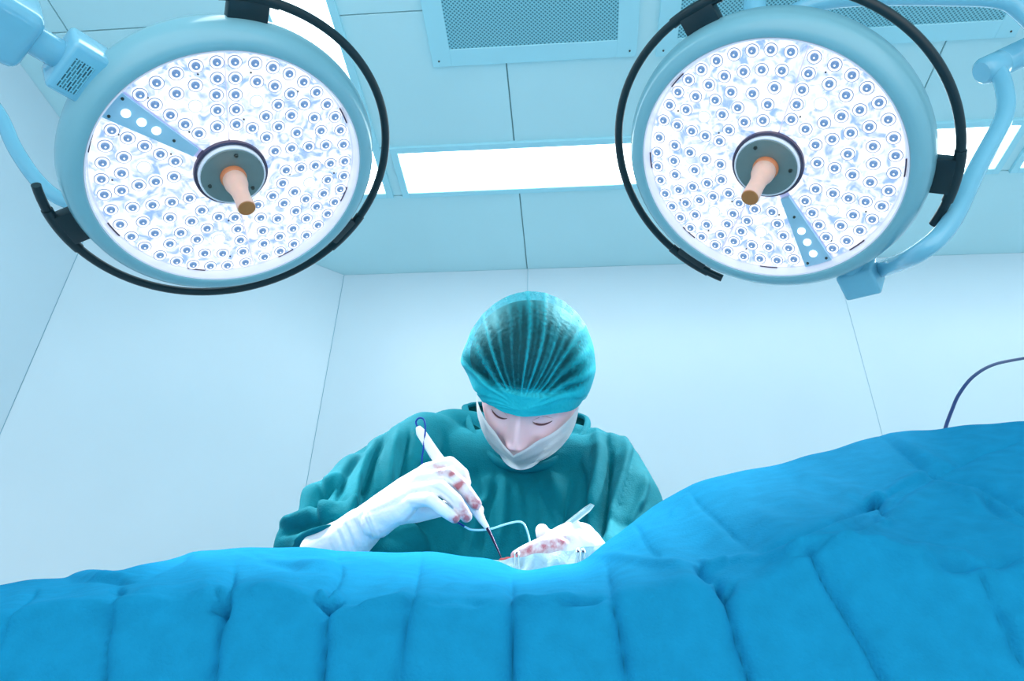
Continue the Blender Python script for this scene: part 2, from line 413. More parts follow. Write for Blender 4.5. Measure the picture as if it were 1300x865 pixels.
    bm = bmesh.new(); lathe(bm, [(.0295, .0205), (.030, .026), (.0285, .032), (.026, .034)], 40); obj('handle_collar', bm, ORANGE, t)
    bm = bmesh.new(); lathe(bm, [(.0262, .03), (.0268, .045), (.0262, .055), (.0225, .068), (.0195, .085), (.0185, .11), (.0200, L+.02), (.0200, L+.0275), (.0187, L+.029)], 40); h = obj('handle', bm, PEACH, t)
    bm = bmesh.new(); lathe(bm, [(.0190, L+.0285), (.017, L+.0305), (0, L+.0305)], 32); obj('handle_end', bm, ENDCAP, h)
    # open ring handle with its brackets
    zr = -.036; RR = .394
    pts = [(RR*math.cos(W+rad(x)), RR*math.sin(W+rad(x)), zr) for x in np.linspace(41.5, 315, 110)]
    bm = bmesh.new(); tube(bm, pts, .0102, 14); rh = obj('ring_handle', bm, BLACK, t)
    for c0 in (60, 180, 300):
        pts = [(RR*math.cos(W+rad(x)), RR*math.sin(W+rad(x)), zr) for x in np.linspace(c0-9, c0+9, 12)]
        bm = bmesh.new(); tube(bm, pts, .0125, 14); obj('sleeve', bm, BLACK, rh)
        bm = bmesh.new(); box(bm, .335, .388, -.042, .042, zr-.016, zr+.012, .004, Matrix.Rotation(W+rad(c0), 4, 'Z')); obj('bracket', bm, BLACK, t)
    # lights: small real spots among the lenses
    ls = []
    for k in range(6):
        th = W+rad(30+60*k); ld = bpy.data.lights.new('lamp_spot', 'SPOT'); ld.energy = SPOT_W; ld.spot_size = rad(33); ld.spot_blend = .6; ld.shadow_soft_size = .012; ld.color = (.9, .97, 1)
        lo = bpy.data.objects.new('lamp_spot', ld); C.objects.link(lo); lo.parent = t; lo.location = (.2*math.cos(th), .2*math.sin(th), .022); lo.rotation_euler = (PI, 0, 0)
    return t, Mx
CL, NL, WL = (-.7836, 1.2061, 2.1766), (.4809, -.075, -.8735), 22.5
CRt, NR, WR = (.4758, 1.3232, 2.2461), (-.4288, -.2403, -.8709), 66.5
lampL, ML = make_lamp(CL, NL, WL, 'large lit round surgical lamp at the left, printed label on its mounting block', .118)
lampR, MR = make_lamp(CRt, NR, WR, 'large lit round surgical lamp at the right, curved tube yoke beside it', .135)
# --- left lamp mount: block, neck, elbow block, yoke
Rw = Matrix.Rotation(math.radians(WL), 4, 'Z')
def loc_obj(name, bm, m, t, Mx=None, smooth=.7):
    if Mx is not None:
        for v in bm.verts: v.co = Mx @ v.co
    return obj(name, bm, m, t, smooth)
bm = bmesh.new(); box(bm, .325, .405, -.074, .038, -.080, .000, .010, seg=3); blk = loc_obj('label_block', bm, ARM, lampL, Rw)
lab = bpy.data.materials.new('printed_label'); lab.use_nodes = True; nt = lab.node_tree; b = nt.nodes['Principled BSDF']; b.inputs['Roughness'].default_value = .5
tc = nt.nodes.new('ShaderNodeTexCoord'); mp = nt.nodes.new('ShaderNodeMapping'); mp.inputs['Rotation'].default_value = (0, 0, -math.radians(WL)); nt.links.new(tc.outputs['Object'], mp.inputs[0])
br = nt.nodes.new('ShaderNodeTexBrick'); br.inputs['Scale'].default_value = 1; br.inputs['Brick Width'].default_value = .017; br.inputs['Row Height'].default_value = .0052; br.inputs['Mortar Size'].default_value = .0013; br.inputs['Mortar Smooth'].default_value = .3
mp2 = nt.nodes.new('ShaderNodeMapping'); mp2.inputs['Rotation'].default_value = (0, 0, PI/2); nt.links.new(mp.outputs[0], mp2.inputs[0]); nt.links.new(mp2.outputs[0], br.inputs['Vector'])
br.inputs['Color1'].default_value = (.01, .05, .08, 1); br.inputs['Color2'].default_value = (.08, .3, .38, 1); br.inputs['Mortar'].default_value = (.22, .62, .78, 1); nt.links.new(br.outputs[0], b.inputs['Base Color'])
bm = bmesh.new(); box(bm, .352, .390, -.046, .022, -.0005, .0008); loc_obj('printed_label', bm, lab, blk, Rw, None)
def add_cyl(bm, r, x0, x1, z, M, seg=32):
    q = M @ Matrix.Translation((x0, 0, z)) @ Matrix.Rotation(PI/2, 4, 'Y'); lathe(bm, [(0, 0), (r-.002, 0), (r, .003), (r, x1-x0)], seg, q)
bm = bmesh.new(); add_cyl(bm, .029, .40, .48, -.040, Rw @ Matrix.Translation((0, -.020, 0))); loc_obj('neck', bm, ARM, lampL)
bm = bmesh.new(); box(bm, .452, .70, -.075, .045, -.13, .002, .022, Rw, seg=4); loc_obj('elbow_block', bm, ARM, lampL)
iL = ML.inverted()
def lampw(inv, pts): return [tuple(inv @ Vector(p)) for p in pts]
# lower yoke tube sweeping behind the lamp
bm = ctube([tuple(Rw @ Vector((.685, -.01, -.11)))]+lampw(iL, [at(-75, 60, 1.18), at(-8, 135, 1.22), at(20, 190, 1.26), at(50, 232, 1.30), at(85, 256, 1.33), at(150, 270, 1.36), at(250, 250, 1.40)]), .0185, 18); obj('yoke_tube', bm, ARM, lampL)
ps = [tuple(Rw @ Vector((.70, 0, -.06))), tuple(Rw @ Vector((.85, .0, -.07)))]+lampw(iL, [(-1.62, .75, 2.75), (-1.62, .75, 3.0)])
bm = ctube(ps, .034, 20); obj('ceiling_arm', bm, ARM, lampL)
# --- right lamp mount
Rw2 = Matrix.Rotation(math.radians(WR), 4, 'Z')
bm = bmesh.new(); box(bm, .366, .442, .004, .094, -.10, -.028, .008, Rw2, seg=3); loc_obj('mount_block', bm, ARM, lampR)
bm = bmesh.new(); add_cyl(bm, .030, .325, .372, -.060, Rw2 @ Matrix.Translation((0, .045, 0))); loc_obj('mount_neck', bm, ARM, lampR)
iR = MR.inverted()
_b = MR @ Rw2 @ Vector((.40, .05, -.066))
bm = ctube(lampw(iR, [tuple(_b), at(1116, 343, _b.y), at(1165, 322, 1.40), at(1205, 285, 1.36), at(1240, 215, 1.36), at(1274, 150, 1.36), at(1275, 112, 1.36), at(1262, 78, 1.36)]), .0215, 20); obj('yoke_tube', bm, ARM, lampR)
bm = bmesh.new(); A = at(1250, 90, 1.36); B = at(1345, 45, 1.36); d = Vector(B-A).normalized(); q = d.to_track_quat('Z', 'Y').to_matrix().to_4x4(); q.translation = Vector(A); LL = float(np.linalg.norm(B-A))
lathe(bm, [(0, -.012), (.026, -.012), (.032, -.006), (.0345, .0), (.0345, .055), (.0335, .0565), (.0345, .058), (.0345, LL), (0, LL)], 36, iR @ q); obj('pivot_sleeve', bm, ARM, lampR)
# top mount and upper yoke
bm = bmesh.new(); tube(bm, catmull(lampw(iR, [at(961, 32, 1.24), at(958, 6, 1.22), at(964, -22, 1.20), at(1000, -38, 1.20), at(1060, -26, 1.21), at(1110, -4, 1.22)]), 6), [.031, .029, .027, .025, .024, .023], 28); obj('top_mount', bm, ARM, lampR)
bm = ctube(lampw(iR, [at(975, 55, 1.30), at(1003, 20, 1.26), at(1045, 2, 1.23), at(1110, -4, 1.22), at(1200, -4, 1.22), at(1268, -1, 1.22), at(1296, 14, 1.24), at(1325, 45, 1.27)]), .0225, 24); obj('upper_yoke', bm, ARM, lampR)
bm = ctube(lampw(iR, [B, at(1400, 20, 1.36), at(1440, -60, 1.36), (1.75, 1.40, 2.7), (1.75, 1.40, 3.0)]), .034, 20); obj('ceiling_arm', bm, ARM, lampR)
# cable on the right
bm = ctube([at(1420, 440, 1.5), at(1340, 448, 1.4), at(1300, 455, 1.3), at(1262, 463, 1.2), at(1236, 478, 1.15), at(1218, 500, 1.12), at(1208, 522, 1.1), at(1200, 545, 1.08), at(1195, 575, 1.05)], .0028, 10)
tag(obj('cable', bm, DKBLUE), 'thin dark blue cable rising behind the drape at the right edge', 'cable')
# ---------------------------------------------------------------- operating table and drape
t = empty('operating_table', (0.1, .8, 0)); tag(t, 'operating table hidden beneath the blue surgical drape', 'operating table')
bm = bmesh.new(); box(bm, -.95, .95, -.19, .2, .78, .84, .01); obj('table_top', bm, STEELD, t)
bm = bmesh.new(); box(bm, -.15, .15, -.12, .12, .08, .78, .02); obj('column', bm, STEELD, t)
bm = bmesh.new(); box(bm, -.5, .5, -.2, .2, .0, .09, .02); obj('base', bm, STEELD, t)

SIL = [(-260, 800), (-100, 765), (0, 748), (60, 735), (150, 725), (200, 718), (245, 702), (300, 696), (350, 694), (420, 697), (480, 701), (560, 702), (600, 707), (625, 711), (640, 716), (652, 723), (668, 725), (700, 719), (735, 714), (752, 703), (770, 691), (800, 665), (830, 640), (880, 614), (900, 607), (950, 596), (1000, 586), (1060, 567), (1120, 549), (1160, 545), (1200, 540), (1240, 537), (1300, 533), (1420, 528), (1600, 560), (1800, 600)]
FOLD = [(-400, 800), (0, 782), (60, 770), (150, 758), (240, 760), (300, 742), (360, 752), (420, 768), (480, 762), (520, 752), (560, 765), (600, 760), (650, 765), (700, 762), (770, 758), (830, 748), (880, 735), (915, 752), (960, 748), (1000, 715), (1040, 690), (1110, 684), (1180, 712), (1230, 730), (1300, 722), (1500, 715), (1900, 730)]
YRG, YFD = .85, .52
def zline(L, Y):
    P = np.array([at(x, y, Y) for x, y in L]); o = np.argsort(P[:, 0]); return P[o, 0], P[o, 2]
rx, rz = zline(SIL, YRG); fx, fz = zline(FOLD, YFD)
xs = np.concatenate([np.linspace(-1.0, -.72, 16)[:-1], np.linspace(-.72, .58, 620), np.linspace(.58, 1.15, 30)[1:]])
# each column narrows towards the camera so that columns follow the view rays roughly
prof = [(.50, .30, 'a'), (.50, .6, 'a'), (.505, .80, 'a'), (.508, .93, 'a'), (YFD, 0, 'f'), (YRG, 0, 'r'), (.93, -.03, 'r'), (1.00, -.10, 'r'), (1.03, -.35, 'r'), (1.04, .45, 'a')]
zrx = np.interp(xs, rx, rz); 
cols = []
NV = 300
for xi, x in enumerate(xs):
    P = []
    for (Y, z, k) in prof:
        zz = z if k == 'a' else z+(np.interp(x*YFD/YRG if False else x, fx, fz) if k == 'f' else zrx[xi])
        P.append((Y, zz))
    cols.append(P)
cols = np.array(cols)                                         # columns x profile x 2
# front fold heights use the x where the ray through the ridge meets the front plane
seglen = [10, 10, 14, 45, 150, 34, 20, 14, 10]
rows = []
for j in range(len(prof)-1):
    for k in range(seglen[j]):
        tt = k/seglen[j]; rows.append((1-tt)*cols[:, j]+tt*cols[:, j+1])
rows.append(cols[:, -1]); G2 = np.array(rows)                 # rows x cols x 2
for it in range(22):
    G2[1:-1] = G2[1:-1]*.4+.3*(G2[:-2]+G2[2:])
    if it < 30: G2[:, 1:-1] = G2[:, 1:-1]*.5+.25*(G2[:, :-2]+G2[:, 2:])
nr, nc = G2.shape[:2]
V = np.empty((nr, nc, 3)); V[..., 0] = xs[None, :]; V[..., 1] = G2[..., 0]; V[..., 2] = G2[..., 1]
# keep the silhouette after smoothing
V = V.reshape(-1, 3)
q = proj(V)
CRE = [  # sharp packing creases running down the front (valleys)
 ([(150,752),(140,790),(132,865),(128,920)],9,-.0040,1), ([(298,715),(292,748),(280,800),(270,870),(262,930)],9,-.0045,1),
 ([(425,702),(432,728),(416,772),(410,865),(404,930)],9,-.0045,1), ([(536,704),(526,750),(514,800),(504,870),(498,930)],8,-.0030,1),
 ([(648,728),(650,780),(650,930)],8,-.0045,1), ([(770,716),(776,755),(786,800),(798,870),(805,930)],9,-.0042,1),
 ([(902,728),(918,752),(932,800),(952,865),(965,920)],9,-.0055,1), ([(1022,690),(1048,740),(1085,800),(1125,870),(1150,920)],10,-.0048,1),
 ([(1238,726),(1270,790),(1310,860)],11,-.0035,1), ([(50,745),(10,800),(-20,865)],10,-.0030,1)]
RID = [
 # pinches where creases meet the table-edge fold
 ([(400,764),(418,774),(438,762)],5,-.006), ([(404,752),(418,764),(436,752)],6,.005), ([(880,722),(898,735),(905,742)],6,-.007), ([(905,735),(922,754),(935,742)],6,-.006), ([(888,712),(903,722),(925,712)],6,.005),
 ([(262,776),(286,772),(293,755)],5,-.005), ([(140,756),(150,752),(160,760)],5,-.004), ([(700,770),(748,765),(775,757)],5,-.004), ([(648,762),(690,768),(740,760)],6,.004),
 # soft folds on the upper left slope
 ([(60,738),(110,737),(175,742)],4,-.004), ([(70,730),(120,730),(180,734)],4,.004), ([(180,740),(205,722),(250,704)],6,-.003), ([(300,700),(370,722),(435,730)],6,-.0035), ([(310,708),(380,716),(450,718)],4,.003), ([(330,702),(400,708),(470,712)],4,-.0025),
 ([(95,768),(130,772),(230,766)],9,.003), ([(450,776),(500,765),(530,752)],8,.0035), ([(430,770),(480,758),(520,742)],7,-.003), ([(540,772),(580,766),(620,770)],8,-.003), ([(560,752),(600,744),(640,752)],8,.003), ([(170,760),(200,752),(290,745)],8,.003),
 ([(310,760),(350,750),(400,762)],9,.0035), ([(0,800),(60,775),(110,765)],10,.003), ([(270,745),(285,772),(290,790)],6,-.0035),
 # right slope
 ([(805,664),(820,692),(843,714)],4,-.0030,1), ([(872,622),(905,660),(955,700)],4,-.0030,1), ([(880,626),(866,640),(850,660)],5,.0025), ([(755,706),(800,712),(890,722)],7,.004), ([(895,724),(950,712),(1000,700),(1060,688),(1140,690)],7,.0040),
 ([(930,722),(1000,690),(1070,660),(1110,640),(1170,608)],6,-.0040), ([(985,712),(1050,676),(1110,648)],5,.0035), ([(1000,716),(1060,688),(1120,660)],4,-.0030), ([(1040,700),(1085,680),(1128,662)],4,.0028),
 ([(1100,648),(1116,637),(1121,648),(1128,660)],4.5,-.0072,1), ([(1095,642),(1112,628),(1130,636)],4,.0038), ([(1110,655),(1125,668),(1132,658)],4,.004), ([(1128,650),(1150,628),(1190,605)],6,-.0035), ([(1120,632),(1150,612),(1185,596)],6,.0035),
 ([(1115,552),(1150,580),(1190,604),(1245,616),(1300,650),(1340,690)],7,-.0055,1), ([(1190,604),(1215,592),(1245,578),(1300,560)],6,-.0035,1), ([(1130,552),(1170,580),(1230,598)],8,.003), ([(1245,616),(1260,640),(1290,662),(1330,672)],8,-.0045), ([(1180,606),(1220,622),(1250,650)],8,.003),
 ([(1180,720),(1230,722),(1300,712)],8,-.004), ([(1150,700),(1190,706),(1240,712)],9,.0045), ([(1100,684),(1130,700),(1180,718)],8,.003),
 ([(760,700),(800,690),(830,660)],9,.002), ([(1000,600),(1060,620),(1100,640)],14,.004), ([(960,640),(1020,650),(1080,640)],14,-.003), ([(1240,700),(1260,760),(1300,820)],18,.004)]
CRE = [(p[0], p[1]*.62, p[2]*1.9, 1) for p in CRE]; RID = [(p[0], p[1]*.85, p[2]*1.45)+tuple(p[3:]) for p in RID]
h = strokes(q, CRE, taper=.12)+strokes(q, RID)
# gentle bulge of every panel between two creases, and loose cloth unevenness
cx_ = np.array([-60, 135, 282, 418, 515, 650, 785, 925, 1070, 1270, 1480]); dxm = np.clip((q[:, 1]-700)/165, 0, 1.4)
sh = q[:, 0]-(q[:, 0]-650)/650*45*(dxm-.5)*1.2
ii = np.clip(np.searchsorted(cx_, sh)-1, 0, len(cx_)-2); tt = np.clip((sh-cx_[ii])/(cx_[ii+1]-cx_[ii]), 0, 1)
front = np.clip((q[:, 1]-np.interp(q[:, 0], [p[0] for p in FOLD], [p[1] for p in FOLD])+18)/40, 0, 1)*(V[:, 1] < .84)
h += .0035*np.sin(PI*tt)**.6*front
h += .0018*np.sin(q[:, 0]*.031+q[:, 1]*.045)*np.sin(q[:, 0]*.017-q[:, 1]*.06+1)+.001*np.sin(q[:, 0]*.083+1.7*np.sin(q[:, 1]*.04))
vis = (V[:, 1] < .87) & (V[:, 2] > .9)
h *= np.where(vis, np.clip((V[:, 2]-.9)/.05, 0, 1), 0)
V[:, 1] -= h*.92; V[:, 2] += h*.38
F = [(r*nc+c, r*nc+c+1, (r+1)*nc+c+1, (r+1)*nc+c) for r in range(nr-1) for c in range(nc-1)]
drape = obj('surgical_drape', (V, F), DRAPE, None, PI)
tag(drape, 'creased bright blue surgical drape covering the whole foreground', 'drape')
sm = drape.modifiers.new('thickness', 'SOLIDIFY'); sm.thickness = .0012; sm.offset = 1

# ---------------------------------------------------------------- surgeon
XM = -.09
surg = empty('surgeon', (XM, 1.3, 0)); tag(surg, 'person in teal surgical gown, cap and white mask bending over the drape, operating', 'person')
sinv = Matrix.Translation((-XM, -1.3, 0))
TH = math.radians(56)
fw = Vector((0, -math.cos(TH), -math.sin(TH))); up = Vector((0, -math.sin(TH), math.cos(TH))); rt = Vector((1, 0, 0))
HO = Vector(at(670, 531, 1.12))-fw*.088
Hm = Matrix(((rt.x, fw.x, up.x), (rt.y, fw.y, up.y), (rt.z, fw.z, up.z)))
Hm = Matrix.Rotation(math.radians(11), 3, 'Y') @ Matrix.Rotation(math.radians(2), 3, 'Z') @ Hm
HM = Hm.to_4x4(); HM.translation = HO
def HP(x, y, z): return HM @ Vector((x, y, z))
def head_shape(D):
    """D unit directions -> points of a human head in head space (x right, y face, z up, eyes at z=0)"""
    x, y, z = D[:, 0], D[:, 1], D[:, 2]
    P = D*np.array([.077, .096, .112])
    g = lambda cx, cz, sx, sz: np.exp(-((P[:, 0]-cx)/sx)**2-((P[:, 2]-cz)/sz)**2)*(y > 0)
    # jaw narrows below, chin
    low = np.clip(-P[:, 2]/.11, 0, 1); P[:, 0] *= 1-.22*low**1.6
    P[:, 1] += np.where(y > 0, -.006*np.clip(-z, 0, 1), .010*np.clip(z+.3, 0, 1)*(-y))
    P[:, 1] *= np.where(y > 0, .95, 1.05)
    dy = 0
    dy = dy + .010*np.exp(-((P[:, 0])/.045)**2-((P[:, 2]-.026)/.014)**2)*(y > 0)          # brow
    for s in (-1, 1):
        dy = dy - .013*g(s*.0335, .004, .017, .014)                                    # sockets
        dy = dy + .0095*g(s*.0335, .000, .0135, .0085)                                  # eyeball under lid
        dy = dy + .008*g(s*.040, -.032, .022, .020)                                    # cheek
        dy = dy + .012*g(s*.0135, -.0430, .0078, .0070)                                # nostril wings
        dy = dy - .004*g(s*.024, -.046, .008, .012)
    nz = np.clip((.012-P[:, 2])/.052, 0, 1)
    nose = np.where((P[:, 2] < .018) & (P[:, 2] > -.052), (.008+.022*nz**1.1)*np.exp(-(P[:, 0]/(.0080+.0075*nz))**2), 0)
    fall = np.where(P[:, 2] < -.043, np.exp(-((P[:, 2]+.043)/.006)**2), 1)
    dy = dy+nose*fall*(y > 0)
    dy = dy+.007*g(0, -.068, .018, .008)                                               # lips
    dy = dy+.009*g(0, -.098, .018, .012)                                               # chin
    P[:, 1] += dy
    return P*np.array([1.10, 1.06, 1.06])
bm = bmesh.new(); bmesh.ops.create_icosphere(bm, subdivisions=7, radius=1)
D = np.array([v.co[:] for v in bm.verts]); HPp = head_shape(D)
for v, p in zip(bm.verts, HPp): v.co = HM @ Vector(p)
for s in (-1, 1):   # ears
    ball(bm, HP(s*.079, -.008, -.012), 1, (.009, .016, .029), Hm, 20, 14)
S = Vector((XM-.01, 1.33, 1.40))
capsule(bm, HP(0, -.045, -.06), Vector((XM-.01, 1.37, 1.46)), .052, .058)
ball(bm, (XM-.01, 1.35, 1.34), 1, (.165, .085, .16)); ball(bm, (XM-.01, 1.37, 1.08), 1, (.145, .09, .2))
SHL = Vector((-.283, 1.345, 1.517)); ELL = Vector(at(402, 690, 1.14)); WRL = Vector(at(452, 676, 1.0))
SHR = Vector((.064, 1.345, 1.475)); ELR = Vector(at(812, 715, 1.20)); WRR = Vector(at(752, 722, 1.04))
for s_, e_, w_ in ((SHL, ELL, WRL), (SHR, ELR, WRR)):
    capsule(bm, Vector((XM, 1.34, 1.44)), s_, .05, .045); capsule(bm, s_, e_, .045, .036); capsule(bm, e_, w_, .034, .024)
for s in (-1, 1):
    x = XM+s*.085
    capsule(bm, (x, 1.37, .92), (x, 1.35, .50), .078, .052); capsule(bm, (x, 1.35, .50), (x, 1.39, .09), .050, .034)
    capsule(bm, (x, 1.40, .045), (x, 1.24, .032), .038, .03)
bme = remeshed(bm, .0028, 2, .3)
c = co_get(bme)+np.array([-XM, -1.3, 0]); co_set(bme, c)
body = me_obj('body', bme, SKIN, surg)
HL = sinv @ HM                     # head space in surgeon space
def hobj(name, bm, m, parent=surg, smooth=.8):
    for v in bm.verts: v.co = HL @ v.co
    return obj(name, bm, m, parent, smooth)
def hs(x, z, off=0):
    """point on the face surface in head space at lateral x and height z"""
    k = np.argmin((HPp[:, 0]-x)**2+(HPp[:, 2]-z)**2+(HPp[:, 1] < 0)*9); return np.array([x, HPp[k, 1]+off, z])
for s in (-1, 1):
    pts = [hs(s*(.0368+u*.0155), -.0065+.0045*u*u-.001*u*s, .0012) for u in np.linspace(-1, 1, 9)]
    bm = bmesh.new(); tube(bm, catmull(pts, 3), [.0004, .0011, .0013, .0011, .0004], 8); hobj('eyelashes', bm, LASH)
    pts = [hs(s*(.0368+u*.0145), -.0083+.0042*u*u, .0007) for u in np.linspace(-1, 1, 9)]
    bm = bmesh.new(); tube(bm, catmull(pts, 3), [.0004, .0009, .001, .0009, .0004], 8); hobj('eyelid_edge', bm, LIDR)
    pts = [hs(s*(.0368+u*.0165), .0055-.005*u*u, .0004) for u in np.linspace(-1, 1, 9)]
    bm = bmesh.new(); tube(bm, catmull(pts, 3), [.0001, .0004, .0004, .0001], 6); hobj('eyelid_crease', bm, LIDR)
    pts = [hs(s*(.037+u*.020), .021-.005*u*u*(u > 0), .0012) for u in np.linspace(-1, 1, 9)]
    bm = bmesh.new(); tube(bm, catmull(pts, 3), [.001, .0022, .0026, .0018, .0006], 8, .7); hobj('eyebrow', bm, BROW)
# mask: shell over lower face
def mask_part():
    bm = bmesh.new(); NU, NW = 56, 26; g = []
    for i in range(NU+1):
        u = -1+2*i/NU; az = u*1.33
        row = []
        top = -.052+.062*abs(u)**.75 + .004*np.exp(-((abs(u)-.3)/.1)**2)
        for j in range(NW+1):
            v = j/NW; z = top+(-.113+.045*abs(u)**2-top)*v
            # outward radius of the face at this height, bulged over nose, cheeks and chin
            zz = max(z, -.1); k = math.sqrt(max(1-(zz/.122)**2, .16))
            a_, b_ = .088*k, .108*k
            y0 = b_*math.cos(az); x0 = a_*math.sin(az)*1.02
            bul = .018*math.exp(-(u/.26)**2)*math.exp(-((v-.02)/.55)**2)+.006*math.exp(-(u/.55)**2)
            pl = .0016*math.sin(v*PI*6+.4*math.sin(az*3))*math.exp(-(u/.8)**4)
            y0 += bul+pl+.003; x0 += .003*np.sign(u)*min(1, abs(u)*3)
            row.append(bm.verts.new((x0, y0, z)))
        g.append(row)
    for i in range(NU):
        for j in range(NW): bm.faces.new((g[i][j], g[i+1][j], g[i+1][j+1], g[i][j+1]))
    bmesh.ops.solidify(bm, geom=bm.faces[:], thickness=.0015)
    return bm
mk = hobj('face_mask', mask_part(), MASKM)
for s in (-1, 1):
    bm = bmesh.new(); tube(bm, catmull([(s*.074, .030, -.018), (s*.083, .0, .004), (s*.084, -.03, .02)], 5), .0016, 6); hobj('ear_loop', bm, MASKM, mk)
# hair under the cap
bm = bmesh.new()
# bouffant cap
bmesh.ops.create_icosphere(bm, subdivisions=7, radius=1)
D = np.array([v.co[:] for v in bm.verts])
P = D*np.array([.118, .127, .108])+np.array([-.009, -.022, .062])
# gathered opening: pull the lower part in to a band round the head
zb = .027-.020*np.clip((P[:, 1])/-.12, -.2, 1)
lowm = np.clip((.065-P[:, 2])/.075, 0, 1); k = 1-.20*lowm**2.2
P[:, 0] *= k; P[:, 1] = (P[:, 1]+.01)*(1-.03*lowm**2.2)-.01
cut = P[:, 2] < zb-.0; P[cut, 2] = zb[cut]+(P[cut, 2]-zb[cut])*.22
_r = np.hypot(P[:, 0]/.0905, P[:, 1]/.1135); _f = np.where((_r < 1) & (P[:, 2] < .055) & (P[:, 1] > -.02), 1/np.maximum(_r, .3), 1)
P[:, 0] *= _f; P[:, 1] *= _f
Ph = P*1.0; Ph[:, 0] *= .90; Ph[:, 1] = (Ph[:, 1]+.02)*.90-.02; Ph[:, 2] = (Ph[:, 2]-.066)*.90+.066; Ph[:, 2] = np.maximum(Ph[:, 2], zb+.010)
bh = bm.copy()
for v, p in zip(bh.verts, Ph): v.co = p
hair = hobj('hair', bh, HAIR)
W3 = np.array([(HM @ Vector(p))[:] for p in P]); qc = proj(W3)
# pleats radiate from the gather above the brow
gp = HP(0.002, .114, .028); gpx = proj(np.array([gp[:]]))[0]
dx, dy = qc[:, 0]-gpx[0], gpx[1]-qc[:, 1]; az = np.arctan2(dx, dy); rr = np.hypot(dx, dy)
PLE = [(-1.25,.05,1),(-1.02,.05,.8),(-.80,.035,1.1),(-.60,.05,.8),(-.46,.028,1.1),(-.34,.03,.6),(-.20,.025,.5),(-.09,.02,.4),(.03,.028,1.2),(.13,.018,.5),(.24,.030,1.2),(.38,.025,.6),(.47,.03,.9),(.62,.03,.7),(.76,.035,1),(.95,.05,.8),(1.15,.05,1),(1.35,.06,.9),(-1.42,.06,.9)]
hh = np.zeros(len(P)); 
for a0, wv, am in PLE:
    a1 = a0+.10*np.sin(rr/55+a0*3)
    hh += am*np.exp(-((az-a1)/wv)**2)
fadeg = np.clip(rr/14, 0, 1)
back = np.clip((W3[:, 1]-1.34)/.05, 0, 1)
hh = hh*(1-back)*fadeg + back*.5*np.sin(np.arctan2(P[:, 0], P[:, 2]-.06)*26)
bulge = .004*np.sin(az*5+1)*np.clip(rr/80, 0, 1)+.003*np.sin(rr/9+az*4)*np.clip((np.abs(az)-.55)/.3, 0, 1)*np.clip(rr/60, 0, 1)
n_ = D/np.linalg.norm(D, axis=1)[:, None]
rim = np.clip((118-rr)/50, .25, 1)
P += n_*(hh*.0030*np.clip(rr/60, .3, 1.2)*rim+bulge)[:, None]
for v, p in zip(bm.verts, P): v.co = p
cap = hobj('surgical_cap', bm, HAIR, surg, PI)
att = cap.data.attributes.new('gather', 'FLOAT', 'POINT')
band = np.clip(1.35-(P[:, 2]-zb)/.026, 0, 1)
side = np.clip((np.abs(dx)-62)/26, 0, 1)
att.data.foreach_set('value', np.clip(hh*.75*np.clip(1.4-rr/150, .35, 1)+band*1.5+side*.55+np.exp(-(rr/26)**2)*.8, 0, 1.6).astype(np.float32))
capm = bpy.data.materials.new('cap_cloth'); capm.use_nodes = True; nt = capm.node_tree; out = nt.nodes['Material Output']; b = nt.nodes['Principled BSDF']
b.inputs['Base Color'].default_value = (.008, .50, .60, 1); b.inputs['Roughness'].default_value = .6; b.inputs['Specular IOR Level'].default_value = .3
tr = nt.nodes.new('ShaderNodeBsdfTransparent'); tr.inputs[0].default_value = (.55, .9, .95, 1); mxs = nt.nodes.new('ShaderNodeMixShader')
an = nt.nodes.new('ShaderNodeAttribute'); an.attribute_name = 'gather'
lw = nt.nodes.new('ShaderNodeLayerWeight'); lw.inputs[0].default_value = .35
tc = nt.nodes.new('ShaderNodeTexCoord'); n1 = nt.nodes.new('ShaderNodeTexNoise'); n1.inputs['Scale'].default_value = 160; n1.inputs['Detail'].default_value = 5; nt.links.new(tc.outputs['Object'], n1.inputs[0])
def math_(op, a, bb, cc=None):
    m = nt.nodes.new('ShaderNodeMath'); m.operation = op
    for i, x in enumerate((a, bb, cc)):
        if x is None: continue
        if isinstance(x, (int, float)): m.inputs[i].default_value = x
        else: nt.links.new(x, m.inputs[i])
    return m.outputs[0]
fac = math_('ADD', math_('MULTIPLY', an.outputs['Fac'], .74), math_('ADD', math_('MULTIPLY', lw.outputs['Facing'], .50), math_('MULTIPLY_ADD', n1.outputs[0], .50, -.30)))
m_ = nt.nodes.new('ShaderNodeClamp'); m_.inputs[1].default_value = .06; m_.inputs[2].default_value = .97; nt.links.new(fac, m_.inputs[0])
nt.links.new(m_.outputs[0], mxs.inputs[0]); nt.links.new(tr.outputs[0], mxs.inputs[1]); nt.links.new(b.outputs[0], mxs.inputs[2]); nt.links.new(mxs.outputs[0], out.inputs[0])
bp = nt.nodes.new('ShaderNodeBump'); bp.inputs['Strength'].default_value = .4; bp.inputs['Distance'].default_value = .003; nt.links.new(n1.outputs[0], bp.inputs['Height']); nt.links.new(bp.outputs[0], b.inputs['Normal'])
cap.data.materials.clear(); cap.data.materials.append(capm)
for s, z in ((-1, .022), (1, .008)):   # gathered tufts of the elastic behind the ears
    bm = bmesh.new(); ball(bm, (s*.090, -.020, z), 1, (.010, .016, .012), None, 16, 12); hobj('elastic_tuft', bm, capm, cap)

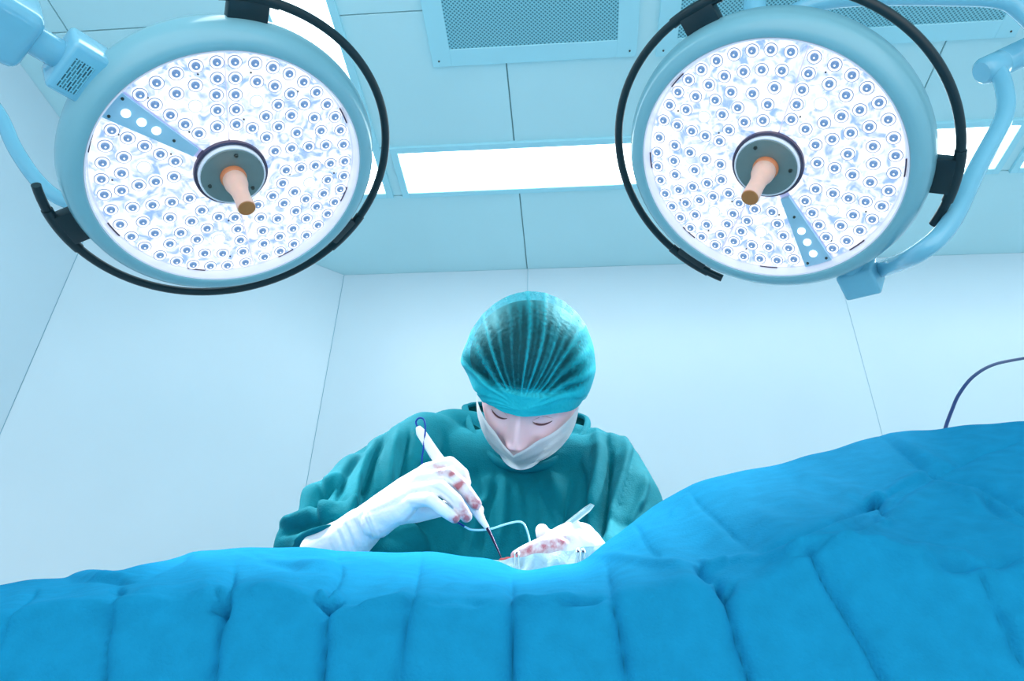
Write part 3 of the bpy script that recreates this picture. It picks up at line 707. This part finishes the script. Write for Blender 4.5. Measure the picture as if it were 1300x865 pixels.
# gown
bm = bmesh.new()
def cap2(a, b_, ra, rb): capsule(bm, a, b_, ra, rb, 28)
cap2((XM-.16, 1.365, 1.475), (XM+.135, 1.365, 1.455), .098, .094)
cap2((XM-.05, 1.385, 1.485), (XM+.03, 1.385, 1.485), .10, .095)
cap2((XM-.06, 1.385, 1.39), (XM-.08, 1.37, .80), .13, .16); cap2((XM+.06, 1.385, 1.39), (XM+.07, 1.37, .80), .13, .16)
cap2((XM-.12, 1.39, 1.42), (XM-.21, 1.37, 1.0), .115, .15); cap2((XM+.12, 1.39, 1.42), (XM+.14, 1.37, 1.0), .10, .12)
cap2((XM-.065, 1.40, 1.570), SHL+Vector((.03, .03, .046)), .055, .060); cap2((XM+.065, 1.40, 1.548), SHR+Vector((-.03, .03, .040)), .055, .060)
cap2(at(488, 712, 1.20), at(505, 702, 1.25), .045, .055)
cap2((XM-.235, 1.34, 1.22), (XM-.2, 1.37, .9), .10, .13)
cap2((XM-.08, 1.36, .8), (XM-.08, 1.36, .42), .16, .15); cap2((XM+.08, 1.36, .8), (XM+.08, 1.36, .42), .16, .15)
cap2(SHL+Vector((-.005, 0, .0)), (SHL+ELL)/2+Vector((-.022, .01, .0)), .082, .082); cap2((SHL+ELL)/2+Vector((-.022, .01, .0)), ELL+Vector((.0, .0, -.005)), .082, .066)
cap2(ELL, ELL.lerp(WRL, .72), .064, .048)
cap2(SHR+Vector((-.01, 0, 0)), (SHR+ELR)/2+Vector((-.012, .01, .01)), .076, .084); cap2((SHR+ELR)/2+Vector((-.012, .01, .01)), ELR+Vector((-.035, 0, 0)), .084, .07)
cap2(ELR+Vector((-.035, 0, 0)), ELR.lerp(WRR, .75), .065, .045)
gme = remeshed(bm, .0042, 12, .6)
c = co_get(gme); nn = no_get(gme); q = proj(c)
GS = [([(493,543),(474,585),(458,640)],7,-.010), ([(521,540),(516,585),(506,640)],5,-.009,1), ([(508,540),(494,590),(484,650)],8,.008), ([(478,560),(455,610),(442,665)],7,.009), ([(467,555),(440,600),(428,640)],6,-.008),
 ([(352,657),(385,645),(432,612)],6,-.010,1), ([(360,640),(400,622),(440,600)],8,.008), ([(355,680),(395,664),(435,660)],6,-.009), ([(350,668),(390,652),(430,640)],7,.008), ([(372,695),(400,676),(440,668)],5,.008), ([(410,606),(405,640),(398,662)],5,-.006),
 ([(545,560),(540,610),(535,660)],9,.006), ([(560,540),(575,620),(590,700)],10,-.005), ([(779,560),(768,620),(760,690)],7,-.016,1), ([(792,548),(795,590),(778,650),(772,690)],9,.010), ([(808,566),(798,600),(780,660)],6,-.009,1), ([(820,600),(812,640),(796,680)],7,.008), ([(820,640),(806,660),(796,690)],5,-.007),
 ([(756,540),(762,590),(745,660)],10,.008), ([(770,545),(772,580),(764,620)],5,-.006), ([(629,596),(627,625),(612,665),(612,710)],5,-.007,1), ([(620,620),(605,660),(598,700)],7,.004), ([(640,600),(640,650),(632,700)],8,.004), ([(700,600),(715,650),(722,700)],12,.006), ([(735,580),(738,640),(730,700)],9,-.006), ([(680,610),(685,660),(680,700)],10,-.004), ([(655,610),(662,660),(665,700)],9,.003),
 ([(600,590),(608,620),(618,640)],6,-.004)]
front = (nn@(O-np.array([-.1, 1.3, 1.4]))/1.4 > 0)
GS = [(p[0], p[1]*.8, p[2]*1.7)+tuple(p[3:]) for p in GS]
h = strokes(q, GS)*front
h += .002*np.sin(c[:, 0]*55+2*np.sin(c[:, 2]*9))*np.sin(c[:, 2]*17+c[:, 0]*30)
low = np.clip((1.1-c[:, 2])/.3, 0, 1); h += low*.012*np.sin(np.arctan2(c[:, 1]-1.35, c[:, 0]-XM)*14)
c = c+nn*h[:, None]+np.array([-XM, -1.3, 0]); co_set(gme, c)
gown = me_obj('gown', gme, GOWN, surg)
# collar band, and a dark sheet within it painting the shade of the opening
ctr = [at(x, y, Y) for x, y, Y in ((590,517,1.37),(597,543,1.315),(611,568,1.285),(634,588,1.268),(662,595,1.262),(692,591,1.266),(717,576,1.285),(738,555,1.32),(746,536,1.37),(735,528,1.41),(690,518,1.44),(640,514,1.44),(604,514,1.41),(590,517,1.37))]
ctr = [np.array(p)+np.array([-XM, -1.3, 0]) for p in ctr]
rp_ = catmull(ctr, 6); bm = bmesh.new(); tube(bm, rp_, .0055, 12, 1.4); obj('collar', bm, GOWN, gown)
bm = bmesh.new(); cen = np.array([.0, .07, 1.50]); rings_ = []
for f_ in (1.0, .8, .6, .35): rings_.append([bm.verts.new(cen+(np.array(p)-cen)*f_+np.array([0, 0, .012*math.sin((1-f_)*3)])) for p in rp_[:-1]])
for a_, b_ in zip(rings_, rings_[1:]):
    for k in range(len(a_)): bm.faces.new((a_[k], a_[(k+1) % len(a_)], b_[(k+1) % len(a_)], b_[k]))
obj('collar_shade', bm, COLSHADE, surg)

# gloved hands ------------------------------------------------------------
def hand_mesh(chains, voxel=.0017, sm_=5):
    bm = bmesh.new()
    for ch in chains:
        for (p, r), (p2, r2) in zip(ch, ch[1:]): capsule(bm, p, p2, r, r2, 18)
    return remeshed(bm, voxel, sm_, .5)
def A(x, y, Y, r): return (tuple(at(x, y, Y)), r)
hand1 = [
 [A(444,684,.990,.030), A(468,664,.972,.0262), A(492,648,.958,.0262)],                        # wrist
 [A(484,652,.96,.0255), A(515,626,.945,.0215), A(541,600,.938,.0120)],                  # palm towards index
 [A(484,652,.96,.0250), A(515,632,.940,.0215), A(534,612,.930,.0115)],
 [A(484,656,.955,.0240), A(512,640,.935,.0195), A(530,624,.922,.0110)],
 [A(480,662,.955,.0225), A(508,650,.932,.0155), A(526,637,.918,.0098)],
 [A(541,598,.938,.0108), A(571,589,.925,.0102), A(587,602,.918,.0088), A(591,613,.917,.0075)],   # index
 [A(534,610,.930,.0112), A(569,603,.912,.0104), A(588,619,.912,.0092), A(604,640,.918,.0080)],   # middle
 [A(530,624,.922,.0106), A(559,619,.902,.0100), A(579,636,.900,.0088), A(592,656,.906,.0078)],   # ring
 [A(524,637,.918,.0096), A(546,635,.898,.0092), A(563,648,.894,.0082), A(577,658,.898,.0070)],   # little
 [A(490,655,.965,.0170), A(530,652,.965,.0125), A(565,645,.955,.0105), A(596,643,.940,.0090), A(607,648,.934,.0080)]]   # thumb behind
cuff = [[A(412,703,1.03,.036), A(440,688,1.0,.0325), A(458,672,.98,.0290)]]
gm = hand_mesh(hand1+cuff)
def glove_finish(me, blood, wr):
    c = co_get(me); nn = no_get(me); q = proj(c)
    h = strokes(q, wr); c2 = c+nn*h[:, None]
    at_ = me.attributes.new('stain', 'FLOAT', 'POINT'); v = np.zeros(len(c))
    for x, y, r, s in blood: v += s*np.exp(-((q[:, 0]-x)**2+(q[:, 1]-y)**2)/r**2)
    at_.data.foreach_set('value', v.astype(np.float32)); co_set(me, c2+np.array([-XM, -1.3, 0]))
glm = bpy.data.materials.new('stained_glove'); glm.use_nodes = True; nt = glm.node_tree; b = nt.nodes['Principled BSDF']; b.inputs['Roughness'].default_value = .4
b.inputs['Subsurface Weight'].default_value = .08; b.inputs['Subsurface Scale'].default_value = .01
an = nt.nodes.new('ShaderNodeAttribute'); an.attribute_name = 'stain'; tc = nt.nodes.new('ShaderNodeTexCoord'); n1 = nt.nodes.new('ShaderNodeTexNoise'); n1.inputs['Scale'].default_value = 120; n1.inputs['Detail'].default_value = 6; nt.links.new(tc.outputs['Object'], n1.inputs[0])
f = math_('MULTIPLY', an.outputs['Fac'], math_('MULTIPLY_ADD', n1.outputs[0], 3.2, -.72))
cl = nt.nodes.new('ShaderNodeClamp'); nt.links.new(f, cl.inputs[0])
mx = nt.nodes.new('ShaderNodeMix'); mx.data_type = 'RGBA'; mx.inputs[6].default_value = (.86, .87, .92, 1); mx.inputs[7].default_value = (.48, .14, .18, 1); nt.links.new(cl.outputs[0], mx.inputs[0]); nt.links.new(mx.outputs[2], b.inputs['Base Color'])
bp = nt.nodes.new('ShaderNodeBump'); bp.inputs['Strength'].default_value = .35; bp.inputs['Distance'].default_value = .003; nt.links.new(n1.outputs[0], bp.inputs['Height']); nt.links.new(bp.outputs[0], b.inputs['Normal'])
glove_finish(gm, [(560,598,6,.9),(573,601,5,1.1),(581,617,5,1.5),(590,610,7,.6),(606,641,9,.9),(595,632,10,.5),(588,650,10,.7),(577,660,5,1.6),(592,660,5,1.2),(553,592,4,.5)],
 [([(x, y-22), (x+9, y), (x+16, y+20)], 1.8, .0014 if i % 2 else -.0014) for i, (x, y) in enumerate([(424,688),(430,686),(436,683),(441,681),(447,678),(453,675),(459,672),(466,668)])]
 + [([(548,600),(566,606),(582,618)],2,-.002), ([(545,618),(562,627),(578,642)],2,-.002), ([(520,640),(540,645),(556,650)],3,-.001), ([(470,660),(500,672),(530,660)],5,-.001), ([(500,615),(520,605),(545,595)],4,.001)])
g1 = me_obj('glove', gm, glm, surg); g1['label'] = 'white glove with red stains on the fingers'
hand2 = [
 [A(768,722,1.06,.030), A(752,708,1.02,.0260), A(742,694,.99,.0250)],
 [A(746,700,1.0,.026), A(738,684,.985,.021), A(729,672,.975,.0120)],
 [A(744,702,.99,.0255), A(730,692,.97,.020), A(718,684,.962,.0118)],
 [A(740,705,.985,.024), A(722,699,.965,.017), A(708,693,.958,.0110)],
 [A(729,671,.972,.0110), A(712,677,.960,.0098), A(699,684,.952,.0092), A(690,692,.95,.0080)],     # index over the handle
 [A(722,680,.968,.0112), A(708,690,.945,.0122), A(690,692,.935,.0105), A(668,700,.925,.0085), A(655,706,.92,.007)],   # middle to the wound, stained
 [A(716,690,.965,.0105), A(700,700,.95,.0100), A(682,708,.94,.0085)],
 [A(728,690,.985,.0150), A(706,686,.985,.0118), A(690,680,.985,.0100), A(688,674,.985,.0092)]]     # thumb upright behind
gm2 = hand_mesh(hand2)
glove_finish(gm2, [(708,688,12,.9),(690,694,12,.7),(672,700,11,.8),(655,707,8,1.2),(718,684,5,.4),(698,676,4,.3)], [([(722,664),(730,672),(738,690)],3,-.001), ([(730,690),(720,684),(708,680)],3,-.002)])
g2 = me_obj('glove', gm2, glm, surg); g2['label'] = 'white glove with a darkly stained forefinger'

# cautery pencil with its cable ------------------------------------------
pt = empty('cautery_pencil', at(600, 640, .93)); tag(pt, 'white cautery pencil with blue cable held in the gloved hand', 'surgical pencil')
pm = Matrix.Translation(pt.location).inverted()
def wobj(name, bm, m, parent, pmx, smooth=.8):
    for v in bm.verts: v.co = pmx @ v.co
    return obj(name, bm, m, parent, smooth)
bm = bmesh.new(); tube(bm, [at(531,543,.955), at(534,549,.955), at(552,577,.948), at(574,606,.940), at(596,636,.932), at(606,650,.928), at(612,661,.926), at(619,671,.924)], [.004, .0068, .0078, .0078, .0080, .0070, .0048, .0030], 16); wobj('pencil_body', bm, PENM, pt, pm)
bm = bmesh.new(); tube(bm, [at(618,670,.924), at(623,679,.922), at(631,696,.918), at(636,708,.915)], [.0022, .0018, .0012, .0006], 10); wobj('electrode_tip', bm, DARKT, pt, pm)
bm = ctube([at(531,545,.955), at(528,536,.953), at(532,531,.95), at(538,533,.948), at(540,545,.947), at(538,566,.948), at(536,592,.965), at(545,640,.985), at(566,655,.96), at(582,664,.93), at(590,669,.927)], .0013, 8); wobj('cable', bm, CBLUE, pt, pm)
bm = ctube([at(590,669,.927), at(600,673,.925), at(622,672,.93), at(645,665,.94), at(661,663,.945), at(668,671,.945), at(673,690,.94), at(674,712,.93)], .0013, 8); wobj('cable', bm, CWHITE, pt, pm)
# flat steel retractor handle in the other hand
rp = empty('retractor', at(740, 650, .97)); tag(rp, 'flat steel instrument handle held upright in the stained gloved hand', 'surgical instrument'); pm = Matrix.Translation(rp.location).inverted()
bm = bmesh.new(); tube(bm, catmull([at(752,641,.972), at(744,648,.970), at(730,659,.966), at(700,682,.955), at(670,700,.935), at(645,711,.915)], 5), [.0042, .0068, .0066, .0055, .0045, .003], 14, .32); wobj('blade_handle', bm, STEEL, rp, pm)
# sterile towel lining the opening, and clamps on it
bm = bmesh.new(); NU, NW = 60, 14; g = []
for i in range(NU+1):
    u = i/NU; x = 612+u*162; row = []
    for j in range(NW+1):
        v = j/NW
        ytop = np.interp(x, [610, 640, 690, 740, 775], [713, 710, 703, 696, 690]); ybot = ytop+48
        Y = .895-.012*math.sin(v*PI/2); p = at(x, ytop+(ybot-ytop)*v+1.5*math.sin(x*.13)*v, Y); p[1] += .003*math.sin(x*.21+v*5)+.002*math.sin(x*.09-v*9)
        row.append(bm.verts.new(p))
    g.append(row)
back = [bm.verts.new(np.array(r[0].co)+np.array([0, .10, -.006])) for r in g]
for i in range(NU):
    for j in range(NW): bm.faces.new((g[i][j], g[i+1][j], g[i+1][j+1], g[i][j+1]))
    bm.faces.new((g[i][0], back[i], back[i+1], g[i+1][0]))
bmesh.ops.solidify(bm, geom=bm.faces[:], thickness=.002)
tag(obj('sterile_towel', bm, TOWEL), 'pale sterile towel lining the opening in the blue drape under the hands', 'towel')
def clip(x, y0, y1, label):
    r = empty('towel_clamp', at(x, y1, .885)); tag(r, label, 'clamp'); pmx = Matrix.Translation(r.location).inverted()
    for s in (-1, 1):
        bm = ctube([at(x+s*1.0, y0, .889), at(x+s*2.6, y0+5, .883), at(x+s*2.2, (y0+y1)/2, .882), at(x+s*3.2, y1, .880)], .0011, 8); wobj('jaw', bm, STEEL, r, pmx)
    bm = bmesh.new(); tube(bm, [at(x-2.6, y0+4, .888), at(x, y0-1, .890), at(x+2.6, y0+4, .888)], .0013, 8); wobj('hinge', bm, STEEL, r, pmx)
    bm = bmesh.new(); tube(bm, [at(x-1, y0+3, .8835), at(x+1.2, y0+3.5, .8835)], .0012, 8); wobj('pin', bm, DARKT, r, pmx)
clip(656, 699, 724, 'small steel clamp on the towel edge, near the cautery tip')
clip(734, 697, 718, 'small steel clamp on the towel edge, below the right gloved hand')
clip(740, 697, 717, 'small steel clamp on the towel edge, nearest the rising drape on the right')
bm = bmesh.new()
for x, y, r in ((638, 711, .0035), (645, 710, .004), (652, 709, .0035)): ball(bm, at(x, y, .905), r, (1.4, 1, .6), None, 14, 10)
tag(me_obj('wound', remeshed(bm, .0012, 4), WOUND), 'small red wound edge at the tip of the cautery pencil', 'wound')
